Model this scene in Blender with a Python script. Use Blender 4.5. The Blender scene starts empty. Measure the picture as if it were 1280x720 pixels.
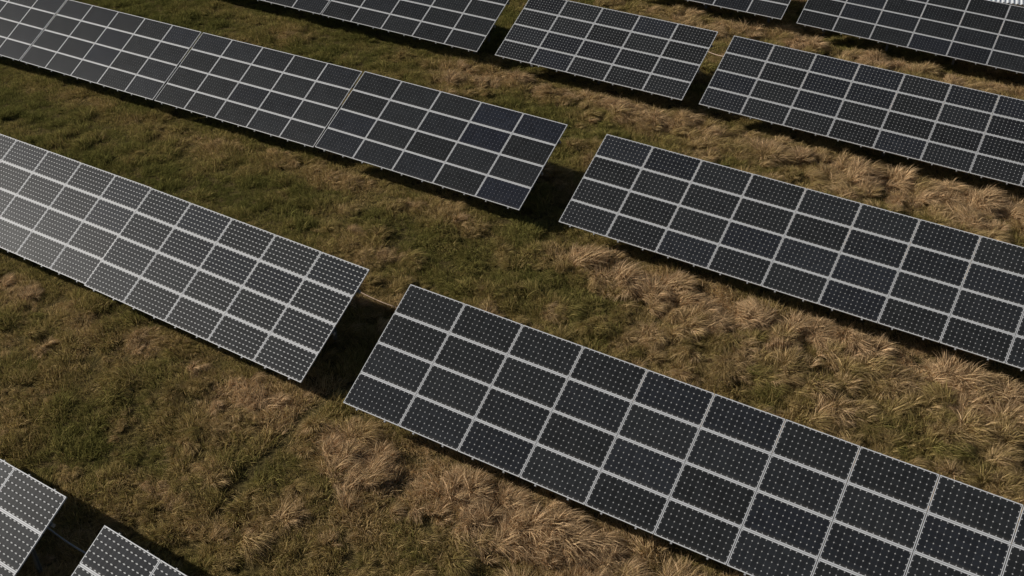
import bpy, math, random
import numpy as np
from mathutils import Matrix, Vector

random.seed(7)
rng = np.random.default_rng(11)
SC = bpy.context.scene
COL = SC.collection

# ------------------------------------------------------------------ surveyed numbers
FOC = 1352.767                      # focal length in px of a 1280 px wide frame
PX, PY = 1.58, 0.83654              # module pitch along the row / down the slope
TILT = 0.510835
CLEAR = 0.75                        # low edge above the ground
DROP = 4 * PY * math.sin(TILT)
ZT = DROP + CLEAR                   # top edge above the ground
CAM = Vector((13.6146, -17.0163, 15.4403 + ZT))
RG = np.array([[0.8475, 0.53079, -0.00215],
               [0.30322, -0.48747, -0.8188],
               [-0.43566, 0.69328, -0.57408]])
# top corner x, y, dz, yaw, extra tilt, stretch, roll
SITE = {
 'F': (-0.0, -0.0, 0.3975, 0.0418, -0.0046, -0.0037, -0.0225),
 'G': (-1.4911, 0.264, 0.1349, -0.0092, 0.0154, 0.0036, 0.0084),
 'H': (-9.625, 0.499, -0.0587, -0.0088, 0.0186, -0.0309, 0.0235),
 'I': (-1.1714, 9.816, 0.2241, 0.0024, -0.0038, 0.0169, 0.0076),
 'J': (-9.536, 9.9543, 0.0362, -0.0098, 0.0113, -0.0153, 0.0304),
 'K': (0.2032, 9.7978, 0.2821, 0.0091, -0.0021, -0.0004, -0.0049),
 'L': (-8.3995, 19.6587, 0.056, 0.0041, -0.0069, 0.0204, 0.0043),
 'M': (0.2694, 19.7436, 0.0585, 0.0276, -0.0174, -0.0044, -0.0201),
 'N': (-9.2296, 19.6153, 0.0336, 0.0084, -0.0007, 0.0125, 0.0055),
 'O': (-0.3299, 29.8778, -0.1885, -0.0001, 0.0008, 0.0052, -0.0037),
 'P': (0.2995, 29.9144, -0.2948, 0.0295, -0.0299, -0.0104, -0.0284),
 'Q': (-2.0661, -8.787, -0.349, 0.0022, 0.0109, -0.001, 0.0011),
 'R': (-0.8189, -8.9045, -0.3318, -0.0173, 0.0084, -0.0044, -0.0019),
}
ROWGROUP = 'solar panel tables standing in parallel rows on the grass'
# site, first column, columns, extra shift in x, label
TABLES = [
 ('F', 0, 10, 0, 'long ten-column solar table nearest the middle of the picture, cable running under its end'),
 ('G', -5, 5, 0, 'five-column solar table across the cabled dark gap from the long front table'),
 ('H', -5, 5, 0, 'solar table with glint streaks painted on its cells, cut by the left picture edge'),
 ('I', -5, 5, 0, 'five-column solar table with bluish end panels and a wide slit at its far end'),
 ('J', -5, 5, .085, 'dark solar table joined to the bluish-ended table by a wide slit'),
 ('J', -10, 5, 0, 'grey sheened solar table second from the top left corner of the picture'),
 ('J', -15, 5, -0.06, 'grey sheened solar table cut by the top left corner of the picture'),
 ('K', 0, 10, 0, 'long white-dotted solar table right behind the front row, cut by the right picture edge'),
 ('L', 0, 5, 0, 'short five-column white-dotted solar table standing free between two gaps'),
 ('M', 0, 10, 0, 'long white-dotted solar table second from the top right corner of the picture'),
 ('N', -5, 5, 0, 'dark solar table at the top edge, its end facing the short free-standing table'),
 ('N', -10, 5, -0.05, 'leftmost solar table cut by the top edge, only its lowest panels showing'),
 ('O', -5, 5, 0, 'solar table cut by the top edge, facing the gap beside the shed-side table'),
 ('P', 0, 10, 0, 'long dark solar table in front of the ribbed metal shed'),
 ('Q', -5, 5, 0, 'solar table cut off in the bottom left corner, left of the shaded gap'),
 ('R', 0, 5, 0, 'solar table cut by the bottom edge, grey cable at its shaded end'),
]

# ------------------------------------------------------------------ helpers
def link(o, parent=None):
    COL.objects.link(o)
    if parent is not None:
        o.parent = parent
    return o

def tag(o, label=None, cat=None, group=None, kind=None):
    if label: o['label'] = label
    if cat: o['category'] = cat
    if group: o['group'] = group
    if kind: o['kind'] = kind
    return o

class MB:
    """collects boxes and tubes into one mesh"""
    def __init__(s): s.v = []; s.f = []
    def box(s, x0, x1, y0, y1, z0, z1):
        b = len(s.v)
        s.v += [(x0,y0,z0),(x1,y0,z0),(x1,y1,z0),(x0,y1,z0),(x0,y0,z1),(x1,y0,z1),(x1,y1,z1),(x0,y1,z1)]
        s.f += [tuple(b+i for i in q) for q in ((0,3,2,1),(4,5,6,7),(0,1,5,4),(1,2,6,5),(2,3,7,6),(3,0,4,7))]
        return s
    def tube(s, pts, r, n=8):
        pts = [Vector(p) for p in pts]; b0 = len(s.v)
        for i, p in enumerate(pts):
            t = (pts[min(i+1, len(pts)-1)] - pts[max(i-1, 0)]).normalized()
            a = t.cross(Vector((0, 0, 1)))
            a = a.normalized() if a.length > 1e-3 else Vector((1, 0, 0))
            c = t.cross(a)
            for k in range(n):
                w = 2*math.pi*k/n
                s.v.append(tuple(p + a*(r*math.cos(w)) + c*(r*math.sin(w))))
        for i in range(len(pts)-1):
            for k in range(n):
                s.f.append((b0+i*n+k, b0+i*n+(k+1) % n, b0+(i+1)*n+(k+1) % n, b0+(i+1)*n+k))
        s.f.append(tuple(b0+k for k in range(n)))
        e = b0+(len(pts)-1)*n
        s.f.append(tuple(e+k for k in reversed(range(n))))
        return s
    def mesh(s, name, mat, smooth=False):
        m = bpy.data.meshes.new(name); m.from_pydata(s.v, [], s.f); m.materials.append(mat)
        if smooth:
            for p in m.polygons: p.use_smooth = True
        m.update(); return m

def hash2(ix, iy, s):
    h = (ix.astype(np.int64)*374761393 + iy.astype(np.int64)*668265263 + s*1442695041) & 0xffffffff
    h = ((h ^ (h >> 13))*1274126177) & 0xffffffff
    return ((h ^ (h >> 16)) & 0xffff)/65535.0
def vnoise(x, y, s):
    ix = np.floor(x); iy = np.floor(y); fx = x-ix; fy = y-iy
    fx = fx*fx*(3-2*fx); fy = fy*fy*(3-2*fy)
    a = hash2(ix, iy, s); b = hash2(ix+1, iy, s); c = hash2(ix, iy+1, s); d = hash2(ix+1, iy+1, s)
    return (a*(1-fx)+b*fx)*(1-fy) + (c*(1-fx)+d*fx)*fy
def fbm(x, y, s, o=3):
    t = 0; a = .5; w = 0
    for k in range(o):
        c, sn = math.cos(.7*k+.4), math.sin(.7*k+.4)
        t = t + a*vnoise((x*c-y*sn)*2**k+17.3*k, (x*sn+y*c)*2**k-9.1*k, s+k); w += a; a *= .55
    return t/w

# ------------------------------------------------------------------ materials
def nodes(name):
    m = bpy.data.materials.new(name); m.use_nodes = True
    nt = m.node_tree; nt.nodes.clear()
    return m, nt, nt.nodes.new
def lk(nt, a, b): nt.links.new(a, b)
def math_node(nt, op, a, b=None, c=None):
    n = nt.nodes.new('ShaderNodeMath'); n.operation = op
    for i, x in enumerate((a, b, c)):
        if x is None: continue
        if isinstance(x, (int, float)): n.inputs[i].default_value = x
        else: nt.links.new(x, n.inputs[i])
    return n.outputs[0]
def mixc(nt, fac, a, b, mode='MIX'):
    n = nt.nodes.new('ShaderNodeMix'); n.data_type = 'RGBA'; n.blend_type = mode
    for i, x in ((0, fac), (6, a), (7, b)):
        if isinstance(x, (int, float)): n.inputs[i].default_value = x
        elif isinstance(x, tuple): n.inputs[i].default_value = (*x, 1)
        else: nt.links.new(x, n.inputs[i])
    return n.outputs[2]

def metal(name, col, rough=.45, met=.35, var=.12):
    m, nt, N = nodes(name)
    out = N('ShaderNodeOutputMaterial'); p = N('ShaderNodeBsdfPrincipled')
    tc = N('ShaderNodeTexCoord'); nz = N('ShaderNodeTexNoise'); nz.inputs['Scale'].default_value = 6
    nz.inputs['Detail'].default_value = 5
    lk(nt, tc.outputs['Object'], nz.inputs['Vector'])
    dark = tuple(c*(1-2*var) for c in col)
    lk(nt, mixc(nt, nz.outputs['Fac'], dark, tuple(min(1, c*(1+var)) for c in col)), p.inputs['Base Color'])
    p.inputs['Roughness'].default_value = rough; p.inputs['Metallic'].default_value = met
    lk(nt, p.outputs[0], out.inputs[0]); return m
M_ALU = metal('anodised_aluminium', (.59, .595, .60), .6, .0)
M_RAIL = metal('mill_aluminium', (.34, .345, .35), .6, .0)
M_POST = metal('galvanised_steel', (.24, .245, .25), .6, .2)
M_ROOF = metal('pale_sheet_metal', (.68, .70, .71), .5, .1, .08)
M_CABLE = metal('tan_conduit', (.52, .37, .26), .6, 0)
M_CABLE2 = metal('grey_conduit', (.35, .35, .35), .6, 0)

def cell_material(name, dot, dotcol, ca=(.0170, .0188, .0205), cb=(.0165, .0190, .0245), stretch=1.0):
    m, nt, N = nodes(name)
    out = N('ShaderNodeOutputMaterial'); p = N('ShaderNodeBsdfPrincipled')
    tc = N('ShaderNodeTexCoord'); sp = N('ShaderNodeSeparateXYZ'); lk(nt, tc.outputs['Object'], sp.inputs[0])
    def line(o, pitch):            # distance to the nearest cell border, 0..0.5
        u = math_node(nt, 'FRACT', math_node(nt, 'ADD', math_node(nt, 'DIVIDE', o, pitch), 100.0))
        return math_node(nt, 'SUBTRACT', .5, math_node(nt, 'ABSOLUTE', math_node(nt, 'SUBTRACT', u, .5)))
    du = line(sp.outputs[0], 1.494/12); dv = line(sp.outputs[1], .738/6)
    dia = math_node(nt, 'LESS_THAN', math_node(nt, 'MULTIPLY_ADD', du, stretch, dv), dot)
    gap = math_node(nt, 'LESS_THAN', math_node(nt, 'MINIMUM', du, dv), .011)
    back = math_node(nt, 'MAXIMUM', dia, math_node(nt, 'MULTIPLY', gap, .16))
    oi = N('ShaderNodeObjectInfo')
    nz = N('ShaderNodeTexNoise'); nz.inputs['Scale'].default_value = 1.3; nz.inputs['Detail'].default_value = 2
    lk(nt, tc.outputs['Object'], nz.inputs['Vector'])
    # cell tone: each module a little bluer or greyer
    rnd = math_node(nt, 'POWER', oi.outputs['Random'], 2.5)
    cell = mixc(nt, rnd, ca, cb)
    # each cell its own tone
    wn = N('ShaderNodeTexWhiteNoise'); wn.noise_dimensions = '3D'
    cmb = N('ShaderNodeCombineXYZ')
    lk(nt, math_node(nt, 'FLOOR', math_node(nt, 'ADD', math_node(nt, 'DIVIDE', sp.outputs[0], 1.494/12), 100.0)), cmb.inputs[0])
    lk(nt, math_node(nt, 'FLOOR', math_node(nt, 'ADD', math_node(nt, 'DIVIDE', sp.outputs[1], .738/6), 100.0)), cmb.inputs[1])
    lk(nt, math_node(nt, 'MULTIPLY', oi.outputs['Random'], 91.0), cmb.inputs[2])
    lk(nt, cmb.outputs[0], wn.inputs['Vector'])
    tone = math_node(nt, 'MULTIPLY_ADD', wn.outputs['Value'], .35, math_node(nt, 'MULTIPLY_ADD', math_node(nt, 'FRACT', math_node(nt, 'MULTIPLY', oi.outputs['Random'], 13.7)), .36, .66))
    tn = N('ShaderNodeCombineXYZ')
    for i in range(3): lk(nt, tone, tn.inputs[i])
    cell = mixc(nt, 1.0, cell, tn.outputs[0], 'MULTIPLY')
    ribbon = math_node(nt, 'MULTIPLY', math_node(nt, 'LESS_THAN', dv, .085), .5)
    cell = mixc(nt, ribbon, cell, (.006, .006, .007))
    col = mixc(nt, back, cell, dotcol)
    # thin dust film gathered in blotches
    dust = math_node(nt, 'MULTIPLY', nz.outputs['Fac'], .018)
    col = mixc(nt, dust, col, (.40, .37, .32))
    # dirt that rain leaves along the lower frame, and the odd bird dropping
    low = math_node(nt, 'MULTIPLY', math_node(nt, 'SMOOTH_MIN', math_node(nt, 'MAXIMUM', math_node(nt, 'MULTIPLY_ADD', sp.outputs[1], -12.0, -3.75), 0.0), 1.0, .1), nz.outputs['Fac'])
    col = mixc(nt, math_node(nt, 'MULTIPLY', low, .16), col, (.34, .31, .26))
    off = N('ShaderNodeVectorMath'); off.operation = 'ADD'
    cm2 = N('ShaderNodeCombineXYZ')
    for i in range(3): lk(nt, math_node(nt, 'MULTIPLY', oi.outputs['Random'], 57.0+i*31), cm2.inputs[i])
    lk(nt, tc.outputs['Object'], off.inputs[0]); lk(nt, cm2.outputs[0], off.inputs[1])
    vo = N('ShaderNodeTexVoronoi'); vo.inputs['Scale'].default_value = .9; lk(nt, off.outputs[0], vo.inputs['Vector'])
    spot = math_node(nt, 'LESS_THAN', math_node(nt, 'ADD', vo.outputs['Distance'], math_node(nt, 'MULTIPLY', nz.outputs['Fac'], .02)), .026)
    col = mixc(nt, math_node(nt, 'MULTIPLY', spot, .55), col, (.55, .54, .50))
    lk(nt, col, p.inputs['Base Color'])
    p.inputs['Roughness'].default_value = .22
    lk(nt, math_node(nt, 'MULTIPLY_ADD', nz.outputs['Fac'], .10, .36), p.inputs['Roughness'])
    p.inputs['IOR'].default_value = 1.4; 
    row = math_node(nt, 'MULTIPLY', math_node(nt, 'LESS_THAN', dv, .085), math_node(nt, 'SUBTRACT', 1.0, dia))
    lk(nt, math_node(nt, 'MULTIPLY_ADD', row, -.045, .07), p.inputs['Specular IOR Level'])
    lk(nt, p.outputs[0], out.inputs[0]); return m
M_CELL = cell_material('solar_cells', .130, (.40, .40, .395))
M_CELL_FAINT = cell_material('solar_cells_faint_dots', .105, (.22, .225, .23))
M_CELL_BLUE = cell_material('solar_cells_bluish', .105, (.20, .205, .23), (.0150, .0180, .0260), (.0150, .0180, .0280))
M_CELL_DASH = cell_material('solar_cells_painted_glints', .115, (.50, .50, .49), stretch=.36)  # cell-corner dots stretched and brightened: glint streaks painted into the colour

def grass_material(name):
    m, nt, N = nodes(name)
    out = N('ShaderNodeOutputMaterial')
    t = N('ShaderNodeAttribute'); t.attribute_type = 'INSTANCER'; t.attribute_name = 'tint'
    b = N('ShaderNodeAttribute'); b.attribute_type = 'GEOMETRY'; b.attribute_name = 'shade'
    ramp = N('ShaderNodeValToRGB'); e = ramp.color_ramp.elements
    e[0].position = 0; e[0].color = (.155, .150, .042, 1)
    e[1].position = 1; e[1].color = (.60, .42, .24, 1)
    for pos, c in ((.28, (.245, .215, .066)), (.55, (.37, .275, .108)), (.8, (.505, .360, .178))):
        k = e.new(pos); k.color = (*c, 1)
    f = math_node(nt, 'ADD', t.outputs['Fac'], math_node(nt, 'MULTIPLY_ADD', b.outputs['Fac'], .34, -.17))
    lk(nt, f, ramp.inputs[0])
    br = math_node(nt, 'MULTIPLY_ADD', math_node(nt, 'FRACT', math_node(nt, 'MULTIPLY', b.outputs['Fac'], 7.31)), 1.2, .36)
    cmb = N('ShaderNodeCombineXYZ')
    for i in range(3): lk(nt, br, cmb.inputs[i])
    col = mixc(nt, 1.0, ramp.outputs[0], cmb.outputs[0], 'MULTIPLY')
    d = N('ShaderNodeBsdfDiffuse'); tr = N('ShaderNodeBsdfTranslucent'); mx = N('ShaderNodeMixShader')
    lk(nt, col, d.inputs[0]); lk(nt, col, tr.inputs[0]); mx.inputs[0].default_value = .30
    lk(nt, d.outputs[0], mx.inputs[1]); lk(nt, tr.outputs[0], mx.inputs[2]); lk(nt, mx.outputs[0], out.inputs[0])
    return m
M_GRASS = grass_material('field_grass')

def ground_material():
    m, nt, N = nodes('thatch_soil')
    out = N('ShaderNodeOutputMaterial'); p = N('ShaderNodeBsdfPrincipled'); p.inputs['Roughness'].default_value = 1; p.inputs['Specular IOR Level'].default_value = 0
    tc = N('ShaderNodeTexCoord')
    n1 = N('ShaderNodeTexNoise'); n1.inputs['Scale'].default_value = .45; n1.inputs['Detail'].default_value = 6
    n2 = N('ShaderNodeTexNoise'); n2.inputs['Scale'].default_value = 9; n2.inputs['Detail'].default_value = 8
    lk(nt, tc.outputs['Object'], n1.inputs['Vector']); lk(nt, tc.outputs['Object'], n2.inputs['Vector'])
    c = mixc(nt, n1.outputs['Fac'], (.11, .095, .034), (.18, .125, .055))
    c = mixc(nt, n2.outputs['Fac'], (.02, .016, .008), c)
    lk(nt, c, p.inputs['Base Color'])
    bp = N('ShaderNodeBump'); bp.inputs['Distance'].default_value = .08
    lk(nt, n2.outputs['Fac'], bp.inputs['Height']); lk(nt, bp.outputs[0], p.inputs['Normal'])
    lk(nt, p.outputs[0], out.inputs[0]); return m
M_GROUND = ground_material()

# ------------------------------------------------------------------ table frames in the world
def frame_of(site, c0=0, dx=0):
    x, y, dz, yaw, dt, sx, roll = SITE[site]
    e1 = Vector((math.cos(yaw)*math.cos(roll), math.sin(yaw)*math.cos(roll), math.sin(roll)))
    o = Vector((x, y, dz + ZT)) + e1*(PX*(1+sx)*c0 + dx)
    up = Vector((0, 0, 1)); ey = (up - e1*up.dot(e1)).cross(e1).normalized(); ez = e1.cross(ey)
    return o, e1, ey, ez, TILT+dt, 1+sx

samples = []
FOOT = []          # footprints for the grass: (origin, e1, length, run)
for site, c0, n, dx, lab in TABLES:
    o, e1, ey, ez, t, s = frame_of(site, c0, dx)
    L = PX*s*n
    for k in range(5):
        q = o + e1*(L*k/4)
        samples.append((q.x, q.y-1.4, q.z-ZT))
    FOOT.append((o, e1, L))
samples = np.array(samples)
def ground_z(x, y):
    x = np.asarray(x, float); y = np.asarray(y, float)
    sh = x.shape; x = x.ravel(); y = y.ravel(); out = np.empty_like(x)
    for a in range(0, len(x), 20000):
        xs = x[a:a+20000, None]; ys = y[a:a+20000, None]
        d2 = ((xs-samples[:, 0])**2 + (ys-samples[:, 1])**2)
        w = 1/(d2+1.5)**2
        z = (w*samples[:, 2]).sum(1)/w.sum(1)
        far = np.sqrt(d2.min(1)); out[a:a+20000] = z*np.exp(-np.maximum(far-10, 0)/30)
    out = out + .12*(fbm(x/3.1, y/3.1, 5)-.5)
    return out.reshape(sh)

# ------------------------------------------------------------------ solar tables
MW, MH = PX-.018, PY-.020            # module outline
FB = .0195                            # frame border
def panel_frame_mesh():
    b = MB(); x, y = MW/2, MH/2
    b.box(-x, x, y-FB, y, -.036, 0).box(-x, x, -y, -y+FB, -.036, 0)
    b.box(-x, -x+FB-.004, -y+FB, y-FB, -.036, -.0005).box(x-FB+.004, x, -y+FB, y-FB, -.036, -.0005)
    b.box(-x+FB-.004, x-FB+.004, -y+FB, y-FB, -.030, -.024)      # back sheet
    return b.mesh('solar_panel', M_ALU)
def cell_mesh(mat):
    b = MB(); x, y = MW/2-FB+.004, MH/2-FB
    b.box(-x, x, -y, y, -.012, -.005)
    return b.mesh('cell_sheet', mat)
ME_PANEL = panel_frame_mesh(); ME_CELL = cell_mesh(M_CELL); ME_CELL_FAINT = cell_mesh(M_CELL_FAINT)
ME_CELL_BLUE = cell_mesh(M_CELL_BLUE); ME_CELL_DASH = cell_mesh(M_CELL_DASH)
BLUISH = {(4, 0), (3, 0), (4, 3), (3, 1)}
LS = 4*PY
ME_RAIL = MB().box(-.02, .02, -LS-.028, .010, -.085, -.037).mesh('rail', M_RAIL)
def beam_mesh(L):  return MB().box(0, L, -.035, .035, -.195, -.098).mesh('cross_beam', M_POST)
def seam_mesh(L):  return MB().box(.012, L-.012, -.013, .013, -.034, -.016).mesh('seam_strip', M_RAIL)
BEAMS = {n: beam_mesh(PX*n) for n in (5, 10)}; SEAMS = {n: seam_mesh(PX*n-.02) for n in (5, 10)}
def post_mesh(h):
    return MB().box(-.05, .05, -.035, -.025, -.35, h).box(-.05, .05, .025, .035, -.35, h).box(-.006, .006, -.025, .025, -.35, h).mesh('post', M_POST)

CACHE = {}
for site, c0, n, dx, lab in TABLES:
    o, e1, ey, ez, t, s = frame_of(site, c0, dx)
    root = bpy.data.objects.new('solar_table', None); link(root)
    base = o - ez*ZT
    M = Matrix.Identity(4)
    for i, c in enumerate((e1*s, ey, ez)):
        M[0][i], M[1][i], M[2][i] = c
    M[0][3], M[1][3], M[2][3] = base
    root.matrix_world = M
    tag(root, lab, 'solar panels', ROWGROUP)
    ct, st = math.cos(t), math.sin(t)
    rot = (t, 0, 0)
    def down(d, up=0):               # point d metres down the slope, up metres along the normal
        return (-d*ct - up*st, ZT - d*st + up*ct)
    for i in range(n):
        for j in range(4):
            y, z = down((j+.5)*PY)
            p = bpy.data.objects.new('solar_panel', ME_PANEL); link(p, root)
            jit = lambda a: random.uniform(-a, a)
            p.location = ((i+.5)*PX, y, z); p.rotation_euler = (t+jit(.004), jit(.003), jit(.0006))
            c = bpy.data.objects.new('cell_sheet', ME_CELL_BLUE if site == 'I' and (i, j) in BLUISH else ME_CELL_FAINT if site in 'IJNOP' else ME_CELL_DASH if site in 'GHQR' else ME_CELL); link(c, p)
        for fx in (.25, .75):
            y, z = down(0)
            r = bpy.data.objects.new('rail', ME_RAIL); link(r, root)
            r.location = ((i+fx)*PX, y, z); r.rotation_euler = rot
    for j in (1, 2, 3):
        y, z = down(j*PY)
        q = bpy.data.objects.new('seam_strip', SEAMS[n]); link(q, root); q.location = (.01, y, z); q.rotation_euler = rot
    for d in (.60, 1.85):
        y, z = down(d)
        q = bpy.data.objects.new('cross_beam', BEAMS[n]); link(q, root); q.location = (0, y, z); q.rotation_euler = rot
        h = ZT - d*st - .2
        key = round(h, 2)
        if key not in CACHE: CACHE[key] = post_mesh(h)
        for k in range(n//5*3):
            q = bpy.data.objects.new('post', CACHE[key]); link(q, root)
            q.location = (PX*(.6+k*(n-1.2)/(n//5*3-1)), y-.1*st, 0)

# ------------------------------------------------------------------ ground
def lines(lo, hi, a, b, step):
    c = list(np.arange(a, b+.01, step)); g = step; x = a
    while x > lo: g *= 1.5; x -= g; c.insert(0, x)
    g = step; x = b
    while x < hi: g *= 1.5; x += g; c.append(x)
    return np.array(c)
gx = lines(-900, 900, -46, 28, .5); gy = lines(-900, 900, -16, 46, .5)
GX, GY = np.meshgrid(gx, gy); GZ = ground_z(GX, GY)
me = bpy.data.meshes.new('ground')
nx, ny = len(gx), len(gy)
vs = np.stack([GX.ravel(), GY.ravel(), GZ.ravel()], 1)
idx = np.arange(nx*ny).reshape(ny, nx)
fs = np.stack([idx[:-1, :-1], idx[:-1, 1:], idx[1:, 1:], idx[1:, :-1]], -1).reshape(-1, 4)
me.from_pydata(vs.tolist(), [], fs.tolist()); me.materials.append(M_GROUND)
for p in me.polygons: p.use_smooth = True
tag(link(bpy.data.objects.new('ground', me)), 'rough brown and green field soil under the grass', 'ground', kind='structure')

# ------------------------------------------------------------------ grass
def tuft_mesh(name, nb, rad, l0, l1, w, lean, droop, seed):
    r = np.random.default_rng(seed); V = []; F = []; S = []
    for k in range(nb):
        a = r.uniform(0, 2*math.pi); q = rad*math.sqrt(r.uniform())
        base = np.array([q*math.cos(a), q*math.sin(a), -.03])
        L = r.uniform(l0, l1); wd = w*r.uniform(.7, 1.4)
        az = a + r.normal()*.7
        d = np.array([math.cos(az)*.45 + lean*r.uniform(.6, 1.3), math.sin(az)*.45 + r.normal()*.12, r.uniform(.8, 1.2)])
        d /= np.linalg.norm(d)
        side = np.cross(d, [0, 0, 1]); side /= np.linalg.norm(side)+1e-6
        tw = r.uniform(0, math.pi); nrm = np.cross(side, d); side = side*math.cos(tw) + nrm*math.sin(tw)
        n = 4; b0 = len(V); p = base.copy(); sh = r.uniform()
        for i in range(n+1):
            ww = wd*(1-(i/n)**1.6)*.5
            if i < n:
                V += [tuple(p-side*ww), tuple(p+side*ww)]; S += [sh, sh]
            else:
                V += [tuple(p)]; S += [sh]
            p = p + d*L/n
            d = d + np.array([lean*.25*droop, 0, -droop*r.uniform(.5, 1.1)]); d /= np.linalg.norm(d)
            if p[2] < .015: d[2] = abs(d[2])*.1; p[2] = .015
        for i in range(n-1):
            F.append((b0+2*i, b0+2*i+1, b0+2*i+3, b0+2*i+2))
        F.append((b0+2*n-2, b0+2*n-1, b0+2*n))
    m = bpy.data.meshes.new(name); m.from_pydata(V, [], F); m.materials.append(M_GRASS)
    at = m.attributes.new('shade', 'FLOAT', 'POINT'); at.data.foreach_set('value', S)
    m.update(); return m

def proto_collection(name, specs):
    c = bpy.data.collections.new(name)
    for i, sp in enumerate(specs):
        c.objects.link(bpy.data.objects.new('%s_%d' % (name, i), tuft_mesh(name, *sp, seed=100+i)))
    return c
SHORT = proto_collection('short_tuft', [(46, .17, .10, .26, .013, .35, .30), (46, .17, .10, .28, .013, .6, .40),
                                        (40, .18, .08, .22, .014, .2, .3), (50, .16, .12, .30, .012, .8, .45)])
TALL = proto_collection('tall_tuft', [(110, .15, .28, .62, .016, .45, .48), (120, .17, .32, .70, .015, .8, .55),
                                      (100, .14, .25, .60, .017, .25, .55), (120, .16, .32, .66, .015, 1.1, .46)])

def instancer(name, coll, pts, rot, scl, tint, idx, label, cat):
    m = bpy.data.meshes.new(name); m.from_pydata(pts.tolist(), [], [])
    for nm, ty, key, arr in (('rot', 'FLOAT_VECTOR', 'vector', rot), ('scl', 'FLOAT_VECTOR', 'vector', scl),
                             ('tint', 'FLOAT', 'value', tint), ('pick', 'INT', 'value', idx)):
        a = m.attributes.new(nm, ty, 'POINT'); a.data.foreach_set(key, np.ascontiguousarray(arr).ravel())
    m.materials.append(M_GRASS)
    o = link(bpy.data.objects.new(name, m)); tag(o, label, cat, kind='stuff')
    g = bpy.data.node_groups.new(name, 'GeometryNodeTree')
    g.interface.new_socket('Geometry', in_out='INPUT', socket_type='NodeSocketGeometry')
    g.interface.new_socket('Geometry', in_out='OUTPUT', socket_type='NodeSocketGeometry')
    N = g.nodes.new; gi = N('NodeGroupInput'); go = N('NodeGroupOutput')
    iop = N('GeometryNodeInstanceOnPoints'); ci = N('GeometryNodeCollectionInfo')
    ci.inputs['Collection'].default_value = coll
    ci.inputs['Separate Children'].default_value = True; ci.inputs['Reset Children'].default_value = True
    def attr(nm, ty):
        n = N('GeometryNodeInputNamedAttribute'); n.data_type = ty; n.inputs['Name'].default_value = nm
        return n.outputs['Attribute']
    er = N('FunctionNodeEulerToRotation')
    L = g.links.new
    L(gi.outputs[0], iop.inputs['Points']); L(ci.outputs[0], iop.inputs['Instance'])
    iop.inputs['Pick Instance'].default_value = True
    L(attr('pick', 'INT'), iop.inputs['Instance Index'])
    L(attr('rot', 'FLOAT_VECTOR'), er.inputs[0]); L(er.outputs[0], iop.inputs['Rotation'])
    L(attr('scl', 'FLOAT_VECTOR'), iop.inputs['Scale'])
    L(iop.outputs[0], go.inputs[0])
    md = o.modifiers.new('scatter', 'NODES'); md.node_group = g
    return o

def view_mask(x, y, marg):
    """ground the camera, or one a step beside it, could see"""
    d = np.stack([x-CAM.x, y-CAM.y, 0*x-CAM.z], 1) @ RG.T
    u = 640+FOC*d[:, 0]/d[:, 2]; v = 360+FOC*d[:, 1]/d[:, 2]
    return (d[:, 2] > 1) & (u > -marg) & (u < 1280+marg) & (v > -marg*1.2) & (v < 720+marg)

def table_coords(x, y):
    """signed distances to the nearest table: along-gap and metres in front of the low edge"""
    front = np.full(len(x), 99.); under = np.zeros(len(x), bool)
    run = 4*PY*math.cos(TILT)
    for o, e1, L in FOOT:
        e = np.array([e1.x, e1.y]); e /= np.linalg.norm(e); nrm = np.array([-e[1], e[0]])
        a = (x-o.x)*e[0] + (y-o.y)*e[1]; b = (x-o.x)*nrm[0] + (y-o.y)*nrm[1]
        inx = (a > -.25) & (a < L+.25)
        under |= (a > 0) & (a < L) & (b < 0) & (b > -run)
        f = -run-b
        front = np.where(inx & (f > -1.2) & (np.abs(f) < np.abs(front)), f, front)
    return front, under

def rut_distance(x, y):
    P = [(-.9, -1.6), (-1.05, -2.6), (-1.0, -3.9), (-.95, -5.0), (-.85, -6.2)]
    d = np.full(len(x), 99.)
    for (ax, ay), (bx, by) in zip(P, P[1:]):
        t = np.clip(((x-ax)*(bx-ax)+(y-ay)*(by-ay))/((bx-ax)**2+(by-ay)**2), 0, 1)
        d = np.minimum(d, np.hypot(x-ax-t*(bx-ax), y-ay-t*(by-ay)))
    return d

def strawness(x, y):
    n = fbm(x/4.2+3, y/2.6+9, 21, 3); n2 = fbm(x/1.1, y/.8, 33, 2)
    front, under = table_coords(x, y)
    s = .46 + .78*(n-.5) + .75*(n2-.5) + .020*(x+4)
    s += (.32+.008*np.clip(x+4, -6, 12))*np.exp(-((front-.5)/.7)**2)
    return s, front, under

def scatter(dens, step):
    n = int((62*50)*dens); x = rng.uniform(-40, 22, n); y = rng.uniform(-12, 40, n)
    k = view_mask(x, y, 130); return x[k], y[k]

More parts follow.
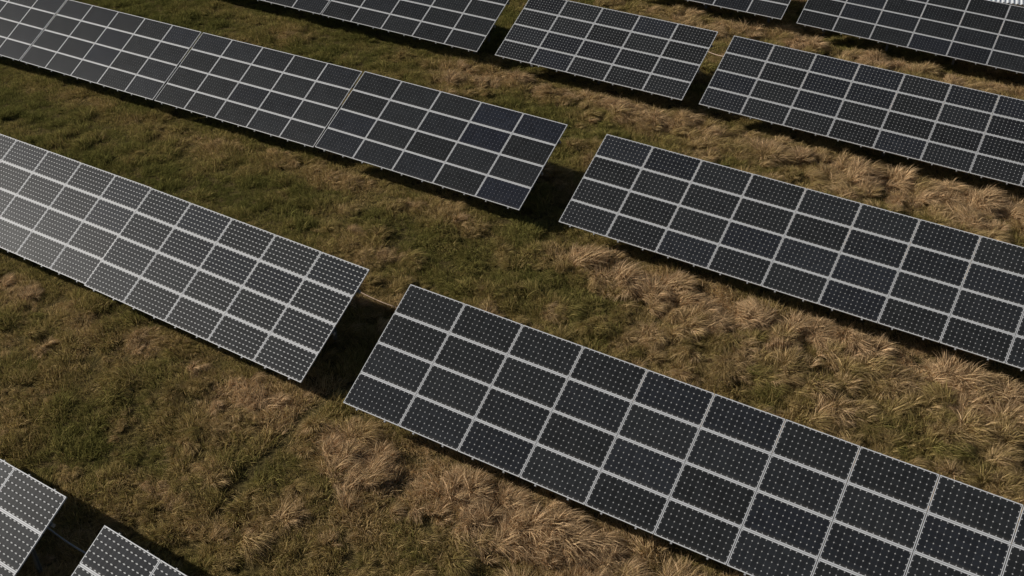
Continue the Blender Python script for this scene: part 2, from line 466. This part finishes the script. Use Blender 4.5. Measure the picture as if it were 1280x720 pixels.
# short sward everywhere
x, y = scatter(46, 1); s, front, under = strawness(x, y); rd = rut_distance(x, y)
hn = fbm(x/.62+4, y/.5, 55, 2)
z = ground_z(x, y)
ang = 6.0*fbm(x/1.6, y/1.6, 77, 2) + rng.normal(0, 1.0, len(x))
sc = .70 + 1.5*(hn-.42) + .25*s
z = z + .22*np.clip(hn-.42, 0, 1)
sc = np.where(under & (front < -.25), np.minimum(sc, .6), sc); sc *= np.where(rd < .26, .3, 1.0)
sc = np.where((rd > .26) & (rd < .5), sc+.35, sc)
ok = (rd > .17) | (rng.uniform(size=len(x)) < .12)
x, y, z, s, sc, ang = (v[ok] for v in (x, y, z, s, sc, ang))
sc = np.clip(sc, .35, 1.7)
instancer('grass', SHORT, np.stack([x, y, z], 1),
          np.stack([rng.normal(0, .1, len(x)), rng.normal(0, .1, len(x)), ang], 1),
          np.stack([np.clip(sc, .8, 1.4), np.clip(sc, .8, 1.4), sc], 1),
          np.clip(s*.75+.04+rng.normal(0, .07, len(x)), 0, 1), rng.integers(0, 4, len(x)),
          'short olive and brown grass covering the whole field', 'grass')
# tall straw tussocks: rounded clumps whose stems flop outwards and downwind
cx, cy = scatter(4.6, 2); s, front, under = strawness(cx, cy)
cl = fbm(cx/1.2+8, cy/.95+2, 91, 2)
keep = (rng.uniform(size=len(cx)) < np.clip((s+.012*(cx+.55*cy)-.20)*2.2, 0.06, 1)*np.clip((cl-.22)*4.0, 0.1, 1)) & (rut_distance(cx, cy) > .38)
keep &= ~(under & (front < -.05))
cx, cy, s, front = (a[keep] for a in (cx, cy, s, front))
nc = len(cx); R = rng.uniform(.14, .40, nc)*(.8+.5*np.clip(s, 0, 1)); big = np.clip(.46+.55*np.clip(s-.3, 0, .8)+rng.normal(0, .14, nc), .32, 1.1)*np.clip(.86+.028*(cx+.55*cy), .62, 1.05)
lead = 5.5*fbm(cx/2.6+5, cy/2.6, 78, 2) - 2.2 + rng.normal(0, .65, nc); tn = s*.85+.12+rng.normal(0, .10, nc)
m = np.maximum(4, (R*R*70).astype(int)); w = np.repeat(np.arange(nc), m)
q = np.sqrt(rng.uniform(size=len(w))); a = rng.uniform(0, 2*math.pi, len(w))
x = cx[w]+R[w]*q*np.cos(a); y = cy[w]+R[w]*q*np.sin(a)
dome = 1-q*q
ux = np.cos(lead[w])*1.0+.3*q*np.cos(a); uy = np.sin(lead[w])*1.0+.3*q*np.sin(a)
ang = np.arctan2(uy, ux)+rng.normal(0, .5, len(w))
fr, un = table_coords(x, y); ok = ~(un & (fr < -.25))
sc = np.clip(big[w]*(.62+.5*dome)+rng.normal(0, .07, len(w)), .3, 1.3)
z = ground_z(x, y)+.16*dome*big[w]
x, y, z, ang, sc, w = (v[ok] for v in (x, y, z, ang, sc, w))
instancer('straw_grass', TALL, np.stack([x, y, z], 1),
          np.stack([rng.normal(0, .15, len(x)), rng.normal(0, .15, len(x)), ang], 1),
          np.stack([sc*1.05, sc*1.05, sc*.85], 1),
          np.clip(tn[w]+rng.normal(0, .06, len(x)), 0, 1), rng.integers(0, 4, len(x)),
          'tall dry straw-coloured grass flopped over in tussocks between the rows', 'grass')

# ------------------------------------------------------------------ cables between neighbouring tables
def pix(u, v, z):
    d = RG.T @ np.array([(u-640)/FOC, (v-360)/FOC, 1.]); k = (z-CAM.z)/d[2]
    return Vector((CAM.x+d[0]*k, CAM.y+d[1]*k, z))
def cable(a, b, sag, r, mat, label):
    ext = (b-a).normalized()*.5
    a2, b2 = a-ext+Vector((0, 0, .05)), b+ext+Vector((0, 0, .05))
    pts = []
    for k in range(17):
        t = k/16; p = a2.lerp(b2, t); p.z -= sag*4*t*(1-t); pts.append(p-a2)
    o = bpy.data.objects.new('cable', MB().tube(pts, r).mesh('cable', mat, True)); link(o); o.location = a2
    tag(o, label, 'cable', 'cables strung between neighbouring tables')
cable(pix(455, 367, .50), pix(496, 384, .56), .09, .012, M_CABLE, 'tan cable sagging over the dark gap at the front table')
cable(pix(73, 669, .9), pix(107, 690.5, .95), .10, .020, M_CABLE2, 'grey cable crossing the shaded gap in the bottom corner')
cable(pix(893, 66.5, .6), pix(906, 69.5, .65), .10, .018, M_CABLE, 'short cable in the grassy gap beside the short free-standing table')

# ------------------------------------------------------------------ shed beyond the last row
def shed():
    root = bpy.data.objects.new('metal_shed', None); link(root)
    root.location = (3.2, 32.6, -.3); root.rotation_euler = (0, 0, math.radians(13))
    tag(root, 'pale ribbed metal shed roof beyond the farthest solar table', 'shed')
    L, D, He, sl = 18.0, 9.0, 1.15, math.tan(math.radians(10))
    pitch = .19; prof = [(0, 0), (.30, 0), (.42, .035), (.70, .035), (.82, 0)]
    top = []; n = int(L/pitch)
    for i in range(n):
        for a, h in prof: top.append((i*pitch+a*pitch, h))
    top.append((n*pitch, 0))
    v = []; f = []; m = len(top)
    for yy in (-.25, D):
        for a, h in top: v.append((a, yy, He+yy*sl+h))
    for yy in (-.25, D):
        for a, h in top: v.append((a, yy, He+yy*sl+h-.02))
    for i in range(m-1):
        f += [(i, i+1, m+i+1, m+i), (2*m+i+1, 2*m+i, 3*m+i, 3*m+i+1), (2*m+i, 2*m+i+1, i+1, i), (m+i, m+i+1, 3*m+i+1, 3*m+i)]
    me = bpy.data.meshes.new('roof'); me.from_pydata(v, [], f); me.materials.append(M_ROOF)
    link(bpy.data.objects.new('roof', me), root)
    W = n*pitch; w = MB()
    w.box(.1, W-.1, 0, .08, -1, He-.03).box(.1, W-.1, D-.3, D-.22, -1, He+(D-.3)*sl-.03)
    for xx in (.1, W-.18):
        b = len(w.v)
        w.v += [(xx, .08, -1), (xx+.08, .08, -1), (xx+.08, D-.3, -1), (xx, D-.3, -1),
                (xx, .08, He+.08*sl-.03), (xx+.08, .08, He+.08*sl-.03), (xx+.08, D-.3, He+(D-.3)*sl-.03), (xx, D-.3, He+(D-.3)*sl-.03)]
        w.f += [tuple(b+i for i in q) for q in ((0,3,2,1),(4,5,6,7),(0,1,5,4),(1,2,6,5),(2,3,7,6),(3,0,4,7))]
    link(bpy.data.objects.new('wall', w.mesh('wall', M_ROOF)), root)
shed()

# ------------------------------------------------------------------ light, sky, camera
SX, SY = 1.75, .58                   # shadow reach per metre of height
to_sun = Vector((-SX, -SY, 1)).normalized()
sun = bpy.data.lights.new('sun', 'SUN'); sun.energy = 5.0; sun.angle = math.radians(.5); sun.color = (1, .95, .88)
so = link(bpy.data.objects.new('sun', sun)); so.rotation_euler = (-to_sun).to_track_quat('-Z', 'Y').to_euler()
so.location = to_sun*100
w = bpy.data.worlds.new('World'); SC.world = w; w.use_nodes = True
nt = w.node_tree; nt.nodes.clear()
sky = nt.nodes.new('ShaderNodeTexSky'); sky.sky_type = 'NISHITA'; sky.sun_disc = False
sky.sun_elevation = math.asin(to_sun.z); sky.sun_rotation = math.atan2(to_sun.x, to_sun.y) % (2*math.pi)
bg = nt.nodes.new('ShaderNodeBackground'); bg.inputs['Strength'].default_value = .045
wo = nt.nodes.new('ShaderNodeOutputWorld')
nt.links.new(sky.outputs[0], bg.inputs[0]); nt.links.new(bg.outputs[0], wo.inputs[0])

cam = bpy.data.cameras.new('camera'); co = link(bpy.data.objects.new('camera', cam))
M = Matrix.Identity(4)
for r in range(3):
    M[r][0], M[r][1], M[r][2] = RG[0][r], -RG[1][r], -RG[2][r]
    M[r][3] = CAM[r]
co.matrix_world = M
cam.sensor_width = 36; cam.lens = FOC/1280*36; cam.clip_end = 3000
SC.camera = co
vs_ = SC.view_settings
SC.display_settings.display_device = 'sRGB'
vs_.view_transform = 'Standard'; vs_.look = 'None'; vs_.gamma = 1; vs_.use_curve_mapping = False; vs_.exposure = -.1
SC.cycles.max_bounces = 6; SC.cycles.diffuse_bounces = 3
